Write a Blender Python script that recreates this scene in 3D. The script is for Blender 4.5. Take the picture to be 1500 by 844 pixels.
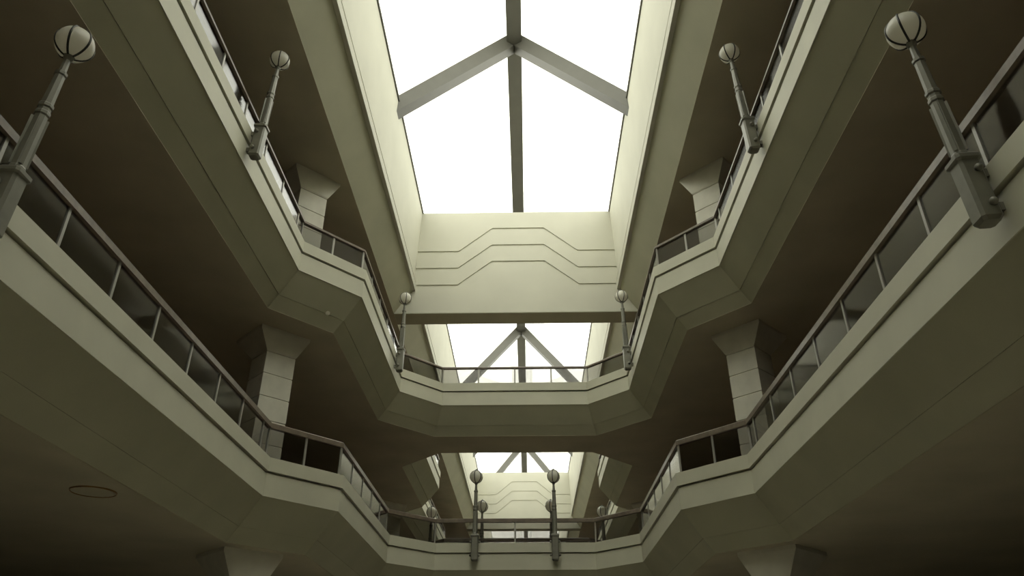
import bpy, bmesh, math, random
from mathutils import Vector, Matrix
random.seed(4)
S = bpy.context.scene
for o in list(bpy.data.objects):
    bpy.data.objects.remove(o, do_unlink=True)
COL = S.collection
R = math.radians

# ------------------------------------------------------------ camera, sky, exposure
cam_d = bpy.data.cameras.new('camera')
cam_d.sensor_width = 36.0
cam_d.lens = 1113.161 / 1500 * 36.0
cam_d.clip_start, cam_d.clip_end = 0.05, 400
cam = bpy.data.objects.new('camera', cam_d)
COL.objects.link(cam)
cam.location = (0.42, 0.0, 1.6)
cam.rotation_euler = (R(90 + 29.411), 0, R(1.199))
S.camera = cam

world = bpy.data.worlds.new('overcast_sky')
S.world = world
world.use_nodes = True
bg = world.node_tree.nodes['Background']
bg.inputs['Color'].default_value = (1.0, 0.985, 0.90, 1)      # even, bright overcast sky
bg.inputs['Strength'].default_value = 3.8

S.view_settings.view_transform = 'Standard'
S.view_settings.look = 'None'
S.view_settings.exposure = 0.0
S.view_settings.gamma = 1.0
S.view_settings.use_curve_mapping = False

# ------------------------------------------------------------ dimensions (metres, floor = 0)
H = 1.6                                   # eye height
Z1, Z2 = 3.926 + H, 9.296 + H             # underside of the two balcony fascias
FT, FG = 0.80, 0.47                       # fascia height, joint height
DROP, SW = 0.88, 0.68                     # sloping bulkhead under a fascia
ZCEIL = 12.60 + H                         # ceiling under the roof
ZO, ZE = 13.52 + H, 16.95 + H             # bottom and top of skylight well
XC, XO, XE = 4.39, 3.77, 3.607            # half widths: ceiling edge, well bottom, well top
RX = 0.06                                 # the skylight sits a hand's width off the hall's axis
ZRU = 21.70 + H                           # underside of ridge
HX = 14.0                                 # half width of the building
Y0, Y1 = -10.0, 126.0
OPEN1 = [(-8.2, 2.5), (-6.88, 3.755), (-0.45, 3.755), (0.94, 5.0), (15.505, 5.0), (16.895, 3.755), (23.322, 3.755), (24.637, 2.5)]
OPEN2 = [(27.9, 2.5), (29.22, 3.755), (35.64, 3.755), (37.03, 5.0), (51.55, 5.0), (52.95, 3.755), (59.4, 3.755), (60.7, 2.5)]
OPEN3 = [(63.96, 2.5), (65.28, 3.755), (71.7, 3.755), (73.1, 5.0), (94.0, 5.0)]

# ------------------------------------------------------------ materials
def mat(name, col, rough=0.6, metal=0.0, var=0.06, scale=3.0, bump=0.0, spec=0.5):
    m = bpy.data.materials.new(name)
    m.use_nodes = True
    nt = m.node_tree
    b = nt.nodes['Principled BSDF']
    tc = nt.nodes.new('ShaderNodeTexCoord')
    nz = nt.nodes.new('ShaderNodeTexNoise')
    nz.inputs['Scale'].default_value = scale
    nz.inputs['Detail'].default_value = 4
    rp = nt.nodes.new('ShaderNodeValToRGB')
    rp.color_ramp.elements[0].position = 0.3
    rp.color_ramp.elements[1].position = 0.7
    rp.color_ramp.elements[0].color = tuple(c * (1 - var) for c in col) + (1,)
    rp.color_ramp.elements[1].color = tuple(min(1, c * (1 + var)) for c in col) + (1,)
    nt.links.new(tc.outputs['Object'], nz.inputs['Vector'])
    nt.links.new(nz.outputs['Fac'], rp.inputs['Fac'])
    nt.links.new(rp.outputs['Color'], b.inputs['Base Color'])
    b.inputs['Roughness'].default_value = rough
    b.inputs['Metallic'].default_value = metal
    b.inputs['Specular IOR Level'].default_value = spec
    if bump:
        bp = nt.nodes.new('ShaderNodeBump')
        bp.inputs['Strength'].default_value = bump
        n2 = nt.nodes.new('ShaderNodeTexNoise')
        n2.inputs['Scale'].default_value = scale * 14
        nt.links.new(tc.outputs['Object'], n2.inputs['Vector'])
        nt.links.new(n2.outputs['Fac'], bp.inputs['Height'])
        nt.links.new(bp.outputs['Normal'], b.inputs['Normal'])
    return m

def glass(name, tint, ior=1.5, rough=0.02):
    m = bpy.data.materials.new(name)
    m.use_nodes = True
    nt = m.node_tree
    for n in list(nt.nodes):
        if n.type != 'OUTPUT_MATERIAL':
            nt.nodes.remove(n)
    out = [n for n in nt.nodes if n.type == 'OUTPUT_MATERIAL'][0]
    tr = nt.nodes.new('ShaderNodeBsdfTransparent')
    tr.inputs['Color'].default_value = tint + (1,)
    gl = nt.nodes.new('ShaderNodeBsdfGlossy')
    gl.inputs['Roughness'].default_value = rough
    lw = nt.nodes.new('ShaderNodeLayerWeight')          # Schlick reflectance, alike from both faces of the pane
    lw.inputs['Blend'].default_value = 0.5
    pw = nt.nodes.new('ShaderNodeMath'); pw.operation = 'POWER'; pw.inputs[1].default_value = 5.0
    fr = nt.nodes.new('ShaderNodeMath'); fr.operation = 'MULTIPLY_ADD'
    f0 = ((ior - 1) / (ior + 1)) ** 2
    fr.inputs[1].default_value = 1 - f0
    fr.inputs[2].default_value = f0
    nt.links.new(lw.outputs['Facing'], pw.inputs[0])
    nt.links.new(pw.outputs[0], fr.inputs[0])
    mx = nt.nodes.new('ShaderNodeMixShader')
    nt.links.new(fr.outputs[0], mx.inputs['Fac'])
    nt.links.new(tr.outputs['BSDF'], mx.inputs[1])
    nt.links.new(gl.outputs['BSDF'], mx.inputs[2])
    nt.links.new(mx.outputs['Shader'], out.inputs['Surface'])
    return m

def opal(name, col):
    m = bpy.data.materials.new(name)
    m.use_nodes = True
    nt = m.node_tree
    b = nt.nodes['Principled BSDF']
    b.inputs['Base Color'].default_value = col + (1,)
    b.inputs['Roughness'].default_value = 0.25
    out = [n for n in nt.nodes if n.type == 'OUTPUT_MATERIAL'][0]
    tl = nt.nodes.new('ShaderNodeBsdfTranslucent')
    tl.inputs['Color'].default_value = col + (1,)
    mx = nt.nodes.new('ShaderNodeMixShader')
    mx.inputs['Fac'].default_value = 0.5
    nt.links.new(b.outputs['BSDF'], mx.inputs[1])
    nt.links.new(tl.outputs['BSDF'], mx.inputs[2])
    nt.links.new(mx.outputs['Shader'], out.inputs['Surface'])
    return m

M = {
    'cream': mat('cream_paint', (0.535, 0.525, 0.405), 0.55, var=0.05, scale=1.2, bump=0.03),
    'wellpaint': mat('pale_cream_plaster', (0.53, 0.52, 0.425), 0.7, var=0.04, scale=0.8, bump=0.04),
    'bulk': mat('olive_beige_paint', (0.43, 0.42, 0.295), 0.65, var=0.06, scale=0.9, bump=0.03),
    'ceil': mat('brown_ceiling_plaster', (0.45, 0.41, 0.295), 0.85, var=0.10, scale=0.7, bump=0.06),
    'floor': mat('beige_terrazzo_floor', (0.34, 0.315, 0.26), 0.4, var=0.15, scale=6.0),
    'carpet': mat('brown_carpet', (0.16, 0.12, 0.09), 0.95, var=0.2, scale=9.0),
    'wall': mat('dark_brown_wall', (0.14, 0.12, 0.095), 0.8, var=0.12, scale=1.0),
    'beam': mat('grey_olive_steel_paint', (0.10, 0.097, 0.078), 0.5, var=0.06, scale=2.0),
    'post': mat('grey_green_lamp_metal', (0.20, 0.195, 0.155), 0.42, metal=0.15, var=0.10, scale=6.0),
    'cage': mat('dark_iron', (0.045, 0.045, 0.035), 0.45, metal=0.5, var=0.1, scale=8.0),
    'globe': opal('white_opal_glass', (0.90, 0.88, 0.78)),
    'rail': mat('brown_varnished_wood', (0.17, 0.138, 0.103), 0.35, var=0.2, scale=7.0),
    'bar': mat('grey_steel_bar', (0.36, 0.35, 0.31), 0.4, metal=0.3, var=0.06, scale=6.0),
    'column': mat('cream_stone', (0.62, 0.60, 0.50), 0.7, var=0.08, scale=2.5, bump=0.05),
    'bronze': mat('bronze_trim', (0.45, 0.28, 0.12), 0.3, metal=0.8, var=0.05, scale=8.0),
    'pane': glass('clear_skylight_glass', (0.97, 0.98, 0.96), 1.45),
    'smoke': glass('smoked_railing_glass', (0.68, 0.675, 0.665), 1.5, 0.08),
}

# ------------------------------------------------------------ mesh helpers
def link(name, bm, m, parent=None, smooth=False):
    me = bpy.data.meshes.new(name)
    bmesh.ops.recalc_face_normals(bm, faces=bm.faces)
    bm.to_mesh(me)
    bm.free()
    if smooth:
        for p in me.polygons:
            p.use_smooth = True
    me.materials.append(M[m])
    o = bpy.data.objects.new(name, me)
    COL.objects.link(o)
    if parent is not None:
        o.parent = parent
    return o

def empty(name, loc=(0, 0, 0), rz=0.0):
    o = bpy.data.objects.new(name, None)
    COL.objects.link(o)
    o.location = loc
    o.rotation_euler = (0, 0, rz)
    o.empty_display_size = 0.2
    return o

def tag(o, label=None, cat=None, group=None, kind=None):
    if label: o['label'] = label
    if cat: o['category'] = cat
    if group: o['group'] = group
    if kind: o['kind'] = kind
    return o

def struct(o, label=None, cat=None):
    return tag(o, label, cat, kind='structure')

def loft(bm, loops, closed=True):
    """loops of equal length joined, ends capped"""
    vs = [[bm.verts.new(p) for p in lp] for lp in loops]
    n = len(loops[0])
    for a, b in zip(vs[:-1], vs[1:]):
        for i in range(n):
            j = (i + 1) % n
            bm.faces.new((a[i], a[j], b[j], b[i]))
    bm.faces.new(vs[0][::-1])
    bm.faces.new(vs[-1])
    return bm

def prism_y(prof, ya, yb, bm=None):            # profile in (x, z)
    bm = bm or bmesh.new()
    return loft(bm, [[(x, ya, z) for x, z in prof], [(x, yb, z) for x, z in prof]])

def prism_z(plan, za, zb, bm=None):            # plan in (x, y)
    bm = bm or bmesh.new()
    return loft(bm, [[(x, y, za) for x, y in plan], [(x, y, zb) for x, y in plan]])

def box(x0, x1, y0, y1, z0, z1, bm=None):
    return prism_z([(x0, y0), (x1, y0), (x1, y1), (x0, y1)], z0, z1, bm)

def lathe(prof, seg=16, bm=None, rot=0.0):     # prof of (r, z)
    bm = bm or bmesh.new()
    return loft(bm, [[(r * math.cos(rot + 2 * math.pi * k / seg), r * math.sin(rot + 2 * math.pi * k / seg), z)
                      for k in range(seg)] for r, z in prof])

def copy_tree(o, parent=None):
    c = o.copy()
    COL.objects.link(c)
    if parent is not None:
        c.parent = parent
    for ch in list(o.children):
        copy_tree(ch, c)
    return c

# ------------------------------------------------------------ opening outlines in plan
def ring(half):
    """closed outline of an opening, right side then left side"""
    r = [Vector((w, y)) for y, w in half]
    l = [Vector((-w, y)) for y, w in reversed(half)]
    return r + l                                # counter-clockwise, interior on the left

def offset(pts, d):
    """push a closed outline outward by d, mitred"""
    out = []
    n = len(pts)
    for i in range(n):
        a, b, c = pts[i - 1], pts[i], pts[(i + 1) % n]
        e1, e2 = (b - a).normalized(), (c - b).normalized()
        n1, n2 = Vector((e1.y, -e1.x)), Vector((e2.y, -e2.x))
        k = (n1 + n2) / (1 + n1.dot(n2))
        out.append(b + k * d)
    return out

def sweep_seg(pts, i, prof, z0):
    """one straight run of a moulding with mitred ends; prof of (offset, dz)"""
    j = (i + 1) % len(pts)
    A, B = [], []
    for d, dz in prof:
        q = offset(pts, d)
        A.append((q[i].x, q[i].y, z0 + dz))
        B.append((q[j].x, q[j].y, z0 + dz))
    return loft(bmesh.new(), [A, B])

def halves(half, d):
    """outline offset by d as (y, halfwidth)"""
    q = offset(ring(half), d)
    n = len(half)
    return [(p.y, p.x) for p in q[:n]]

def deck(name, d, z0, z1, m, opens):
    """a floor or ceiling plate of the whole building with the openings cut out"""
    bm = bmesh.new()
    y = Y0
    for half in opens:
        hs = halves(half, d)
        box(-HX, HX, y, hs[0][0], z0, z1, bm)
        for (ya, wa), (yb, wb) in zip(hs[:-1], hs[1:]):
            prism_z([(wa, ya), (HX, ya), (HX, yb), (wb, yb)], z0, z1, bm)
            prism_z([(-HX, ya), (-wa, ya), (-wb, yb), (-HX, yb)], z0, z1, bm)
        y = hs[-1][0]
    box(-HX, HX, y, Y1, z0, z1, bm)
    return link(name, bm, m)

# ------------------------------------------------------------ shell
struct(link('floor', box(-HX, HX, Y0, Y1, -0.2, 0.0), 'floor'), 'beige polished floor of the mall concourse', 'floor')
struct(link('wall_left', box(-HX - 0.4, -HX, Y0, Y1, -0.2, ZCEIL + 0.5), 'wall'), 'dark brown wall closing the galleries', 'wall')
struct(link('wall_right', box(HX, HX + 0.4, Y0, Y1, -0.2, ZCEIL + 0.5), 'wall'), 'dark brown wall closing the galleries', 'wall')
struct(link('wall_back', box(-HX - 0.4, HX + 0.4, Y0 - 0.4, Y0, -0.2, ZRU + 2), 'wall'), 'dark end wall of the hall', 'wall')
struct(link('wall_front', box(-HX - 0.4, HX + 0.4, Y1, Y1 + 0.4, -0.2, ZRU + 2), 'wall'), 'dark end wall of the hall', 'wall')
OPENS = [OPEN1, OPEN2, OPEN3]
for zb in (Z1, Z2):
    lv = 'lower' if zb == Z1 else 'upper'
    struct(deck('ceiling', SW + 0.01, zb - DROP, zb - DROP + 0.12, 'ceil', OPENS), 'dark brown flat ceiling under the %s balcony' % lv, 'ceiling')
    struct(deck('floor', 0.22, zb + 0.05, zb + 0.45, 'carpet', OPENS), 'gallery floor of the %s balcony' % lv, 'floor')
for sg in (-1, 1):
    nm = 'ceiling'
    struct(link(nm, box(*(sorted((RX + sg * XC, sg * HX))), Y0, Y1, ZCEIL, ZCEIL + 0.2), 'ceil'),
           'dark brown flat ceiling of the top gallery beside the skylight', 'ceiling')

# balcony edges: every straight run has its own boards and bulkhead
SEGS1 = [0, 1, 2, 3, 4, 5, 6, 7, 8, 9, 10, 11, 12, 13, 14, 15]
def balcony_edge(half, zb, label):
    root = struct(empty('balcony_edge', (0, 0, 0)), label, 'balcony')
    pts = ring(half)
    for i in range(len(pts)):
        link('fascia_board', sweep_seg(pts, i, [(0.0, 0.0), (0.0, FG), (0.2, FG), (0.2, 0.0)], zb), 'cream', root)
        link('coping_board', sweep_seg(pts, i, [(-0.035, FG + 0.045), (-0.035, FT), (0.36, FT), (0.36, FG + 0.045)], zb), 'cream', root)
        link('kerb', sweep_seg(pts, i, [(0.07, FG - 0.02), (0.07, FG + 0.06), (0.33, FG + 0.06), (0.33, FG - 0.02)], zb), 'cream', root)
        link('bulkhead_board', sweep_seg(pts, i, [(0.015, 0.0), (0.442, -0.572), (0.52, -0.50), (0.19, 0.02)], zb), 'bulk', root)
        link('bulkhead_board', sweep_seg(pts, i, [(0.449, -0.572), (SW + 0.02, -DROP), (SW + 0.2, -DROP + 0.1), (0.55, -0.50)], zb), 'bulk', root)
    return root
balcony_edge(OPEN1, Z1, 'cream stepped edge of the lower balcony around the near opening')
balcony_edge(OPEN1, Z2, 'cream stepped edge of the upper balcony around the near opening')
balcony_edge(OPEN2, Z1, 'cream edge of the lower balcony around the opening beyond the bridge')
balcony_edge(OPEN2, Z2, 'cream edge of the upper balcony around the opening beyond the bridge')

# ------------------------------------------------------------ skylight well
YW = [(24.12, 24.98), (60.1, 60.96)]           # cross walls
for k, sg in enumerate((-1, 1)):
    side = ('left', 'right')[k]
    X = lambda x: RX + sg * x
    w = struct(link('wall_well_' + side, prism_y([(X(XO), ZO), (X(XE), ZE), (X(XE + 0.35), ZE), (X(XO + 0.35), ZO - 0.02)], Y0, Y1), 'wellpaint'),
               'tall pale plaster side wall of the skylight well', 'wall')
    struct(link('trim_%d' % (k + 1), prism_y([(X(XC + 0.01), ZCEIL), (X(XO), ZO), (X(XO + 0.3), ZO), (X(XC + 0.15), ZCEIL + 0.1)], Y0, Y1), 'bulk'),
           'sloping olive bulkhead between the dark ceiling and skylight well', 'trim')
    struct(link('trim_%d' % (k + 3), prism_y([(X(XO - 0.10), ZO - 0.01), (X(XO - 0.115), ZO + 0.24), (X(XO + 0.1), ZO + 0.24), (X(XO + 0.1), ZO - 0.01)], Y0, Y1), 'wellpaint'),
           'pale projecting base moulding along the skylight well', 'trim')
    struct(link('trim_%d' % (k + 5), prism_y([(X(XO - 0.10), ZO + 0.34), (X(XO - 0.105), ZO + 0.46), (X(XO + 0.1), ZO + 0.46), (X(XO + 0.1), ZO + 0.34)], Y0, Y1), 'wellpaint'),
           'thin pale bead above the base moulding of the skylight well', 'trim')
    struct(link('trim_%d' % (k + 7), prism_y([(X(XE - 0.04), ZE - 0.02), (X(XE - 0.04), ZE + 0.08), (X(XE + 0.3), ZE + 0.08), (X(XE + 0.3), ZE - 0.02)], Y0, Y1), 'beam'),
           'grey sill under the skylight glass', 'trim')

def xwell(z):                                   # half width of the well at height z
    if z < ZO:
        return XC + (XO - XC) * (z - ZCEIL) / (ZO - ZCEIL)
    return XO + (XE - XO) * (z - ZO) / (ZE - ZO)

def cross_wall(ya, yb, idx):
    root = struct(empty('wall_cross_%d' % idx, (0, 0, 0)),
                  ('pale cross wall with three stepped grooves above the upper bridge' if idx == 1 else 'distant pale cross wall of the skylight seen under the bridge'), 'wall')
    cx, kin, kout = RX + 0.08, 0.98, 2.22
    prof = [(RX + s * xwell(z), z) for s, z in ((-1, ZCEIL), (1, ZCEIL), (1, ZO), (1, ZE), (-1, ZE), (-1, ZO))]
    link('wall_core', prism_y(prof, ya + 0.04, yb, None), 'wellpaint', root)
    lines = [(13.73, 14.73), (14.45, 15.45), (15.18, 16.20)]         # groove heights outside / in the middle
    g = 0.04
    def edge(lo, hi, dz):
        lo, hi = lo + H + dz, hi + H + dz
        w = xwell(lo) + 0.02
        return [(RX - w, lo), (cx - kout, lo), (cx - kin, hi), (cx + kin, hi), (cx + kout, lo), (RX + w, lo)]
    def panel(bot, top):
        link('plaster_panel', loft(bmesh.new(), [[(x, ya, z) for x, z in bot + top[::-1]], [(x, ya + 0.09, z) for x, z in bot + top[::-1]]]), 'wellpaint', root)
    b0 = [(RX - XC, ZCEIL), (cx - kout, ZCEIL), (cx - kin, ZCEIL), (cx + kin, ZCEIL), (cx + kout, ZCEIL), (RX + XC, ZCEIL)]
    e = [(edge(lo, hi, -g), edge(lo, hi, g)) for lo, hi in lines]
    # the lowest panel follows the widening of the well below its base
    low_top = e[0][0]
    poly = b0 + [(RX + xwell(ZO), ZO)] + low_top[::-1] + [(RX - xwell(ZO), ZO)]
    link('plaster_panel', prism_y(poly, ya, ya + 0.09), 'wellpaint', root)
    panel(e[0][1], e[1][0])
    panel(e[1][1], e[2][0])
    t = [(RX - XE, ZE), (cx - kout, ZE), (cx - kin, ZE), (cx + kin, ZE), (cx + kout, ZE), (RX + XE, ZE)]
    panel(e[2][1], t)
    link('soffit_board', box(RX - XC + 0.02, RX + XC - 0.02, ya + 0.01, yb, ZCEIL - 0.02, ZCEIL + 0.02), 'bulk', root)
for i, (ya, yb) in enumerate(YW):
    cross_wall(ya, yb, i + 1)

# ------------------------------------------------------------ pitched skylights
RAF = [6.0, 18.07, 30.2, 42.3, 54.3, 66.2, 78.4]    # feet of the rafters
LEAN = 2.25                                     # they reach the ridge this much further on
def skylight(idx, ya, yb):
    root = struct(empty('window_%d' % idx, (RX, ya, ZE)), ['pitched glass skylight over the near opening', 'pitched glass skylight beyond the grooved cross wall',
                  'far pitched skylight seen under the bridge'][idx - 1], 'skylight')
    ofs = Vector((-RX, -ya, -ZE))
    def add(name, bm, m):
        bmesh.ops.translate(bm, verts=bm.verts, vec=ofs)
        return link(name, bm, m, root)
    rx = RX + 0.02
    add('ridge_beam', box(rx - 0.27, rx + 0.27, ya, yb, ZRU, ZRU + 0.75), 'beam')
    zg = ZE + 0.09
    zr = ZRU + 0.73
    bars = [y for y in RAF if ya < y < yb]
    for y in bars:
        for sg in (-1, 1):
            f = lambda y_: [(rx, y_ + LEAN, ZRU - 0.02), (RX + sg * (XE + 0.1), y_, ZE - 0.55), (RX + sg * (XE + 0.1), y_, ZE + 0.09), (rx, y_ + LEAN, ZRU + 0.72)]
            add('rafter', loft(bmesh.new(), [f(y - 0.2), f(y + 0.2)]), 'beam')
    cuts = [ya] + bars + [yb]
    for a, b in zip(cuts[:-1], cuts[1:]):
        for sg in (-1, 1):
            x1 = RX + sg * (XE + 0.15)
            x0 = rx
            add('pane', loft(bmesh.new(), [[(x0, q + (LEAN if q in bars else 0), zr), (x1, q, zg), (x1, q, zg + 0.02), (x0, q + (LEAN if q in bars else 0), zr + 0.02)] for q in (a, b)]), 'pane')
skylight(1, Y0, YW[0][0])
skylight(2, YW[0][0], YW[1][0])
skylight(3, YW[1][0], Y1)

# ------------------------------------------------------------ columns
def make_column(ztop, h, label):
    root = empty('column', (0, 0, 0))
    tag(root, label, 'column')
    def sq(w, d, za, zb, w2=None, d2=None):
        w2 = w2 or w; d2 = d2 or d
        f = lambda a, b, z: [(-a / 2, 0, z), (a / 2, 0, z), (a / 2, b, z), (-a / 2, b, z)]
        return f(w, d, za), f(w2, d2, zb)
    bm = bmesh.new()
    W_, CW = 0.78, 1.34
    def rect(a, z, y0=0.0):
        return [(-a / 2, y0, z), (a / 2, y0, z), (a / 2, y0 + a, z), (-a / 2, y0 + a, z)]
    loft(bm, [rect(W_, h - 0.60), rect(W_ + 0.05, h - 0.56, -0.02), rect(CW, h - 0.08, -0.10), rect(CW, h, -0.10)])
    link('capital', bm, 'column', root)
    n = max(1, round((h - 0.6) / 0.62))
    bh = (h - 0.6) / n
    for k in range(n):
        za, zb = k * bh, (k + 1) * bh
        bm = bmesh.new()
        loft(bm, [rect(W_ - 0.036, za, 0.018), rect(W_, za + 0.018), rect(W_, zb - 0.018), rect(W_ - 0.036, zb, 0.018)])
        link('stone_block', bm, 'column', root)
    return root

COLS = [(0.0, Z1 - DROP, 5.42, 16.62, 'cream stone column with flared capital under the lower balcony', 'ground columns'),
        (Z1 + 0.45, Z2 - DROP, 5.66, 17.12, 'cream block column with flared capital between lower and upper balcony', 'columns on the lower gallery'),
        (Z2 + 0.45, ZCEIL, 5.13, 16.10, 'cream column with flared capital under the top ceiling', 'columns on the upper gallery')]
for za, zt, x, y, lab, grp in COLS:
    c0 = None
    for sg in (-1, 1):
        if c0 is None:
            c = c0 = make_column(zt, zt - za, lab)
        else:
            c = copy_tree(c0)
        c['group'] = grp
        c.location = (sg * x, y, za)
        c.rotation_euler = (0, 0, R(45) if sg < 0 else R(-45))
# the same columns where the next opening widens again
for za, zt, x, y, lab, grp in COLS[:2]:
    c0 = None
    for sg in (-1, 1):
        if c0 is None:
            c = c0 = make_column(zt, zt - za, lab + ' in the next bay')
        else:
            c = copy_tree(c0)
        c['group'] = grp + ' in the next bay'
        c.location = (sg * x, 24.637 + 27.9 - y, za)
        c.rotation_euler = (0, 0, R(135) if sg < 0 else R(-135))

# ------------------------------------------------------------ railings
def railing(half, zb, segs, label, gm='smoke', rm='rail', rt=0.12, RH=0.77):
    """one continuous balustrade on the coping: a mitred handrail per straight run, posts, glass panels"""
    zt = zb + FT
    pts = offset(ring(half), 0.10)
    base = ring(half)
    n = len(pts)
    p0 = pts[segs[0]]
    root = empty('balcony_railing', (p0.x, p0.y, zt))
    tag(root, label, 'railing')
    def local(bm):
        bmesh.ops.translate(bm, verts=bm.verts, vec=(-p0.x, -p0.y, -zt))
        return bm
    w = 0.055
    pr = [(0.10 - w, RH - rt), (0.10 - w, RH - 0.02), (0.12 - w, RH), (0.08 + w, RH), (0.10 + w, RH - 0.02), (0.10 + w, RH - rt)]
    post = None
    for i in segs:
        j = (i + 1) % n
        link('handrail', local(sweep_seg(base, i, pr, zt)), rm, root)
        a, b = pts[i], pts[j]
        d = b - a
        L = d.length
        ang = math.atan2(d.y, d.x)
        k = 2 if i in (2, 4, 10, 12) else max(1, round(L / 1.28))   # the diagonals have one middle post
        xs = [L * q / k for q in range(k + 1)]
        if L > 10:                              # posts that keep a fixed rhythm along the hall
            ys = [7.44 + 1.28 * q for q in range(-20, 80)]
            xs = [0.0] + sorted(abs(y - a.y) for y in ys if min(a.y, b.y) + 0.25 < y < max(a.y, b.y) - 0.25) + [L]
        for q, x in enumerate(xs):
            if q == len(xs) - 1 and j in segs:
                continue                        # the next run sets the shared corner post
            if post is None:
                p = post = link('post', box(-0.025, 0.025, -0.02, 0.02, -0.01, RH - rt + 0.005), 'bar', root)
            else:
                p = post.copy(); COL.objects.link(p); p.parent = root
            v = a + d * (x / L)
            p.location = (v.x - p0.x, v.y - p0.y, 0)
            p.rotation_euler = (0, 0, ang)
        for x0, x1 in zip(xs[:-1], xs[1:]):
            g = link('glass_panel', box(x0 + 0.018, x1 - 0.018, -0.006, 0.006, 0.02, RH - rt + 0.005), gm, root)
            g.location = (a.x - p0.x, a.y - p0.y, 0)
            g.rotation_euler = (0, 0, ang)
    return root
railing(OPEN1, Z1, list(range(3, 12)), 'brown handrail with smoked glass panels around the lower balcony opening')
railing(OPEN1, Z2, list(range(3, 12)), 'handrail with glass panels around the upper balcony opening', rt=0.07, RH=0.65)
railing(OPEN2, Z1, [12, 13, 14, 15, 0, 1, 2], 'glass railing on the far edge of the lower bridge')
railing(OPEN2, Z2, [11, 12, 13, 14, 15, 0, 1, 2, 3], 'glass railing on the far edge of the upper bridge', rt=0.07, RH=0.65)

# ------------------------------------------------------------ lamp posts
def make_lamp():
    """local origin: foot of the post, fascia lies at +y = 0.17"""
    root = empty('lamp_post')
    K = 0.868                                   # height scale
    c8 = math.pi / 8
    bm = bmesh.new()
    w = 0.118
    q = lambda s, z: [(-s + 0.03, -s, z), (s - 0.03, -s, z), (s, -s + 0.03, z), (s, s - 0.03, z), (s - 0.03, s, z), (-s + 0.03, s, z), (-s, s - 0.03, z), (-s, -s + 0.03, z)]
    loft(bm, [q(w - 0.035, 0), q(w - 0.01, 0.04), q(w - 0.01, 0.70), q(w + 0.012, 0.72), q(w + 0.012, 0.76), q(w - 0.02, 0.79)])
    base = link('base_box', bm, 'post', root)
    for z in (0.12, 0.52):
        bm = box(-0.05, 0.05, 0.10, 0.20, z, z + 0.09)
        link('bracket', bm, 'post', base)
        for s in (-1, 1):
            bm = bmesh.new()
            bmesh.ops.create_uvsphere(bm, u_segments=8, v_segments=6, radius=0.042)
            k = link('bolt_knob', bm, 'post', base, True)
            k.location = (s * 0.135, 0.03, z + 0.05)
    bm = lathe([(r * 0.8, z * K) for r, z in [(0.105, 0.88), (0.105, 0.95), (0.095, 0.97), (0.085, 1.75), (0.10, 1.77), (0.10, 1.81), (0.085, 1.83), (0.085, 1.87), (0.10, 1.89),
                (0.10, 1.93), (0.082, 1.95), (0.07, 2.42), (0.085, 2.44), (0.085, 2.48), (0.055, 2.50), (0.045, 2.70), (0.06, 2.72), (0.085, 2.80), (0.09, 2.80)]], 8, rot=c8)
    sh = link('shaft', bm, 'post', root)
    for k in range(4):                          # raised ribs that flute the lower shaft
        a = k * math.pi / 2 + math.pi / 4
        bm = box(0.064, 0.09, -0.015, 0.015, 0.98 * K, 1.72 * K)
        rb = link('rib', bm, 'post', sh)
        rb.rotation_euler = (0, 0, a)
    bm = bmesh.new()
    bmesh.ops.create_uvsphere(bm, u_segments=28, v_segments=18, radius=0.205)
    g = link('globe', bm, 'globe', root, True)
    g.location = (0, 0, 3.0 * K)
    for k in range(3):                          # cage hoops
        bm = bmesh.new()
        N, Mi, r0, r1 = 32, 6, 0.208, 0.010
        vs = [[bm.verts.new(((r0 + r1 * math.cos(t)) * math.cos(p), r1 * 1.3 * math.sin(t), (r0 + r1 * math.cos(t)) * math.sin(p)))
               for t in [2 * math.pi * j / Mi for j in range(Mi)]] for p in [2 * math.pi * i / N for i in range(N)]]
        for i in range(N):
            for j in range(Mi):
                bm.faces.new((vs[i][j], vs[(i + 1) % N][j], vs[(i + 1) % N][(j + 1) % Mi], vs[i][(j + 1) % Mi]))
        h = link('cage_hoop', bm, 'cage', root, True)
        h.location = (0, 0, 3.0 * K)
        h.rotation_euler = (0, 0, math.pi / 3 * k + 0.3)
    link('cap_finial', lathe([(0.06, 2.79), (0.06, 2.815), (0.03, 2.83), (0.02, 2.85), (0.004, 2.86)], 10), 'cage', root)
    return root

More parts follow.
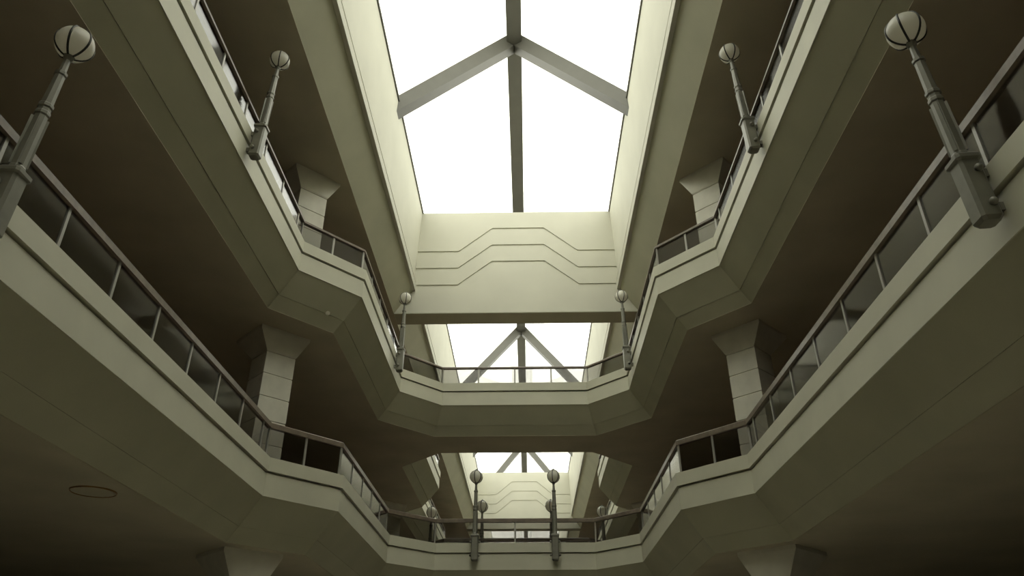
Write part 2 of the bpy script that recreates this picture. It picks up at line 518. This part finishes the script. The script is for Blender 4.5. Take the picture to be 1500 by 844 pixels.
LAMPS = []
for sg in (-1, 1):
    a = R(90) if sg < 0 else R(-90)
    LAMPS += [(sg * 4.83, 6.08, Z1 + 0.15, a, 3.0, "tall lamp post with caged white globe on the lower balcony's long side", 'lamps on the lower long sides'),
              (sg * 4.83, 11.5, Z2 + 0.15, a, 2.5, "lamp post with white globe on the upper balcony's long side", 'lamps on the upper long sides'),
              (sg * 3.585, 21.98, Z2 + 0.13, a, 0.5, 'lamp post on the upper balcony beside the bridge and grooved wall', 'lamps beside the upper bridge'),
              (sg * 1.25, 24.467, Z1 + 0.24, 0.0, 0.0, 'lamp post standing on the fascia of the lower bridge', 'lamps on the lower bridge'),
              (sg * 1.25, 28.07, Z1 + 0.15, math.pi, 0.0, 'lamp post behind the lower bridge on its far edge', 'lamps on the far edge of the lower bridge'),
              (sg * 3.19, 28.87, Z1 + 0.12, R(133.5) if sg < 0 else R(-133.5), 0.0, 'lamp post at the slanting corner beyond the lower bridge', 'lamps at the far bridge corners')]
proto = None
for x, y, z, a, tilt, lab, grp in LAMPS:
    if proto is None:
        o = proto = make_lamp()
    else:
        o = copy_tree(proto)
    tag(o, lab, 'lamp', grp)
    o.location = (x, y, z)
    o.rotation_euler = (R(tilt), 0, a)

# ------------------------------------------------------------ small ceiling fittings
dl = empty('ceiling_downlight', (-6.33, 11.70, Z1 - DROP))
tag(dl, 'round ceiling downlight with bronze rim under the lower balcony', 'downlight')
bm = bmesh.new()
pr, n = [(0.322, -0.004), (0.325, -0.020), (0.340, -0.020), (0.345, 0.004)], 36
vs = [[bm.verts.new((r * math.cos(2 * math.pi * k / n), r * math.sin(2 * math.pi * k / n), z)) for r, z in pr] for k in range(n)]
for k in range(n):
    for j in range(4):
        bm.faces.new((vs[k][j], vs[(k + 1) % n][j], vs[(k + 1) % n][(j + 1) % 4], vs[k][(j + 1) % 4]))
link('rim', bm, 'bronze', dl)
link('lens', lathe([(0.322, -0.011), (0.322, 0.004)], 32), 'ceil', dl)
spr = empty('sprinkler_head', (-4.518, 16.686, 8.741 + H))
spr.rotation_mode = 'QUATERNION'
spr.rotation_quaternion = Vector((0.5894, -0.5279, -0.6114)).to_track_quat('Z', 'Y')
tag(spr, 'small pale sprinkler head on the sloping bulkhead above the column', 'sprinkler')
link('escutcheon', lathe([(0.06, -0.01), (0.06, 0.006), (0.035, 0.018)], 14), 'globe', spr)
link('deflector', lathe([(0.012, 0.015), (0.012, 0.05), (0.032, 0.052), (0.032, 0.058)], 10), 'globe', spr)
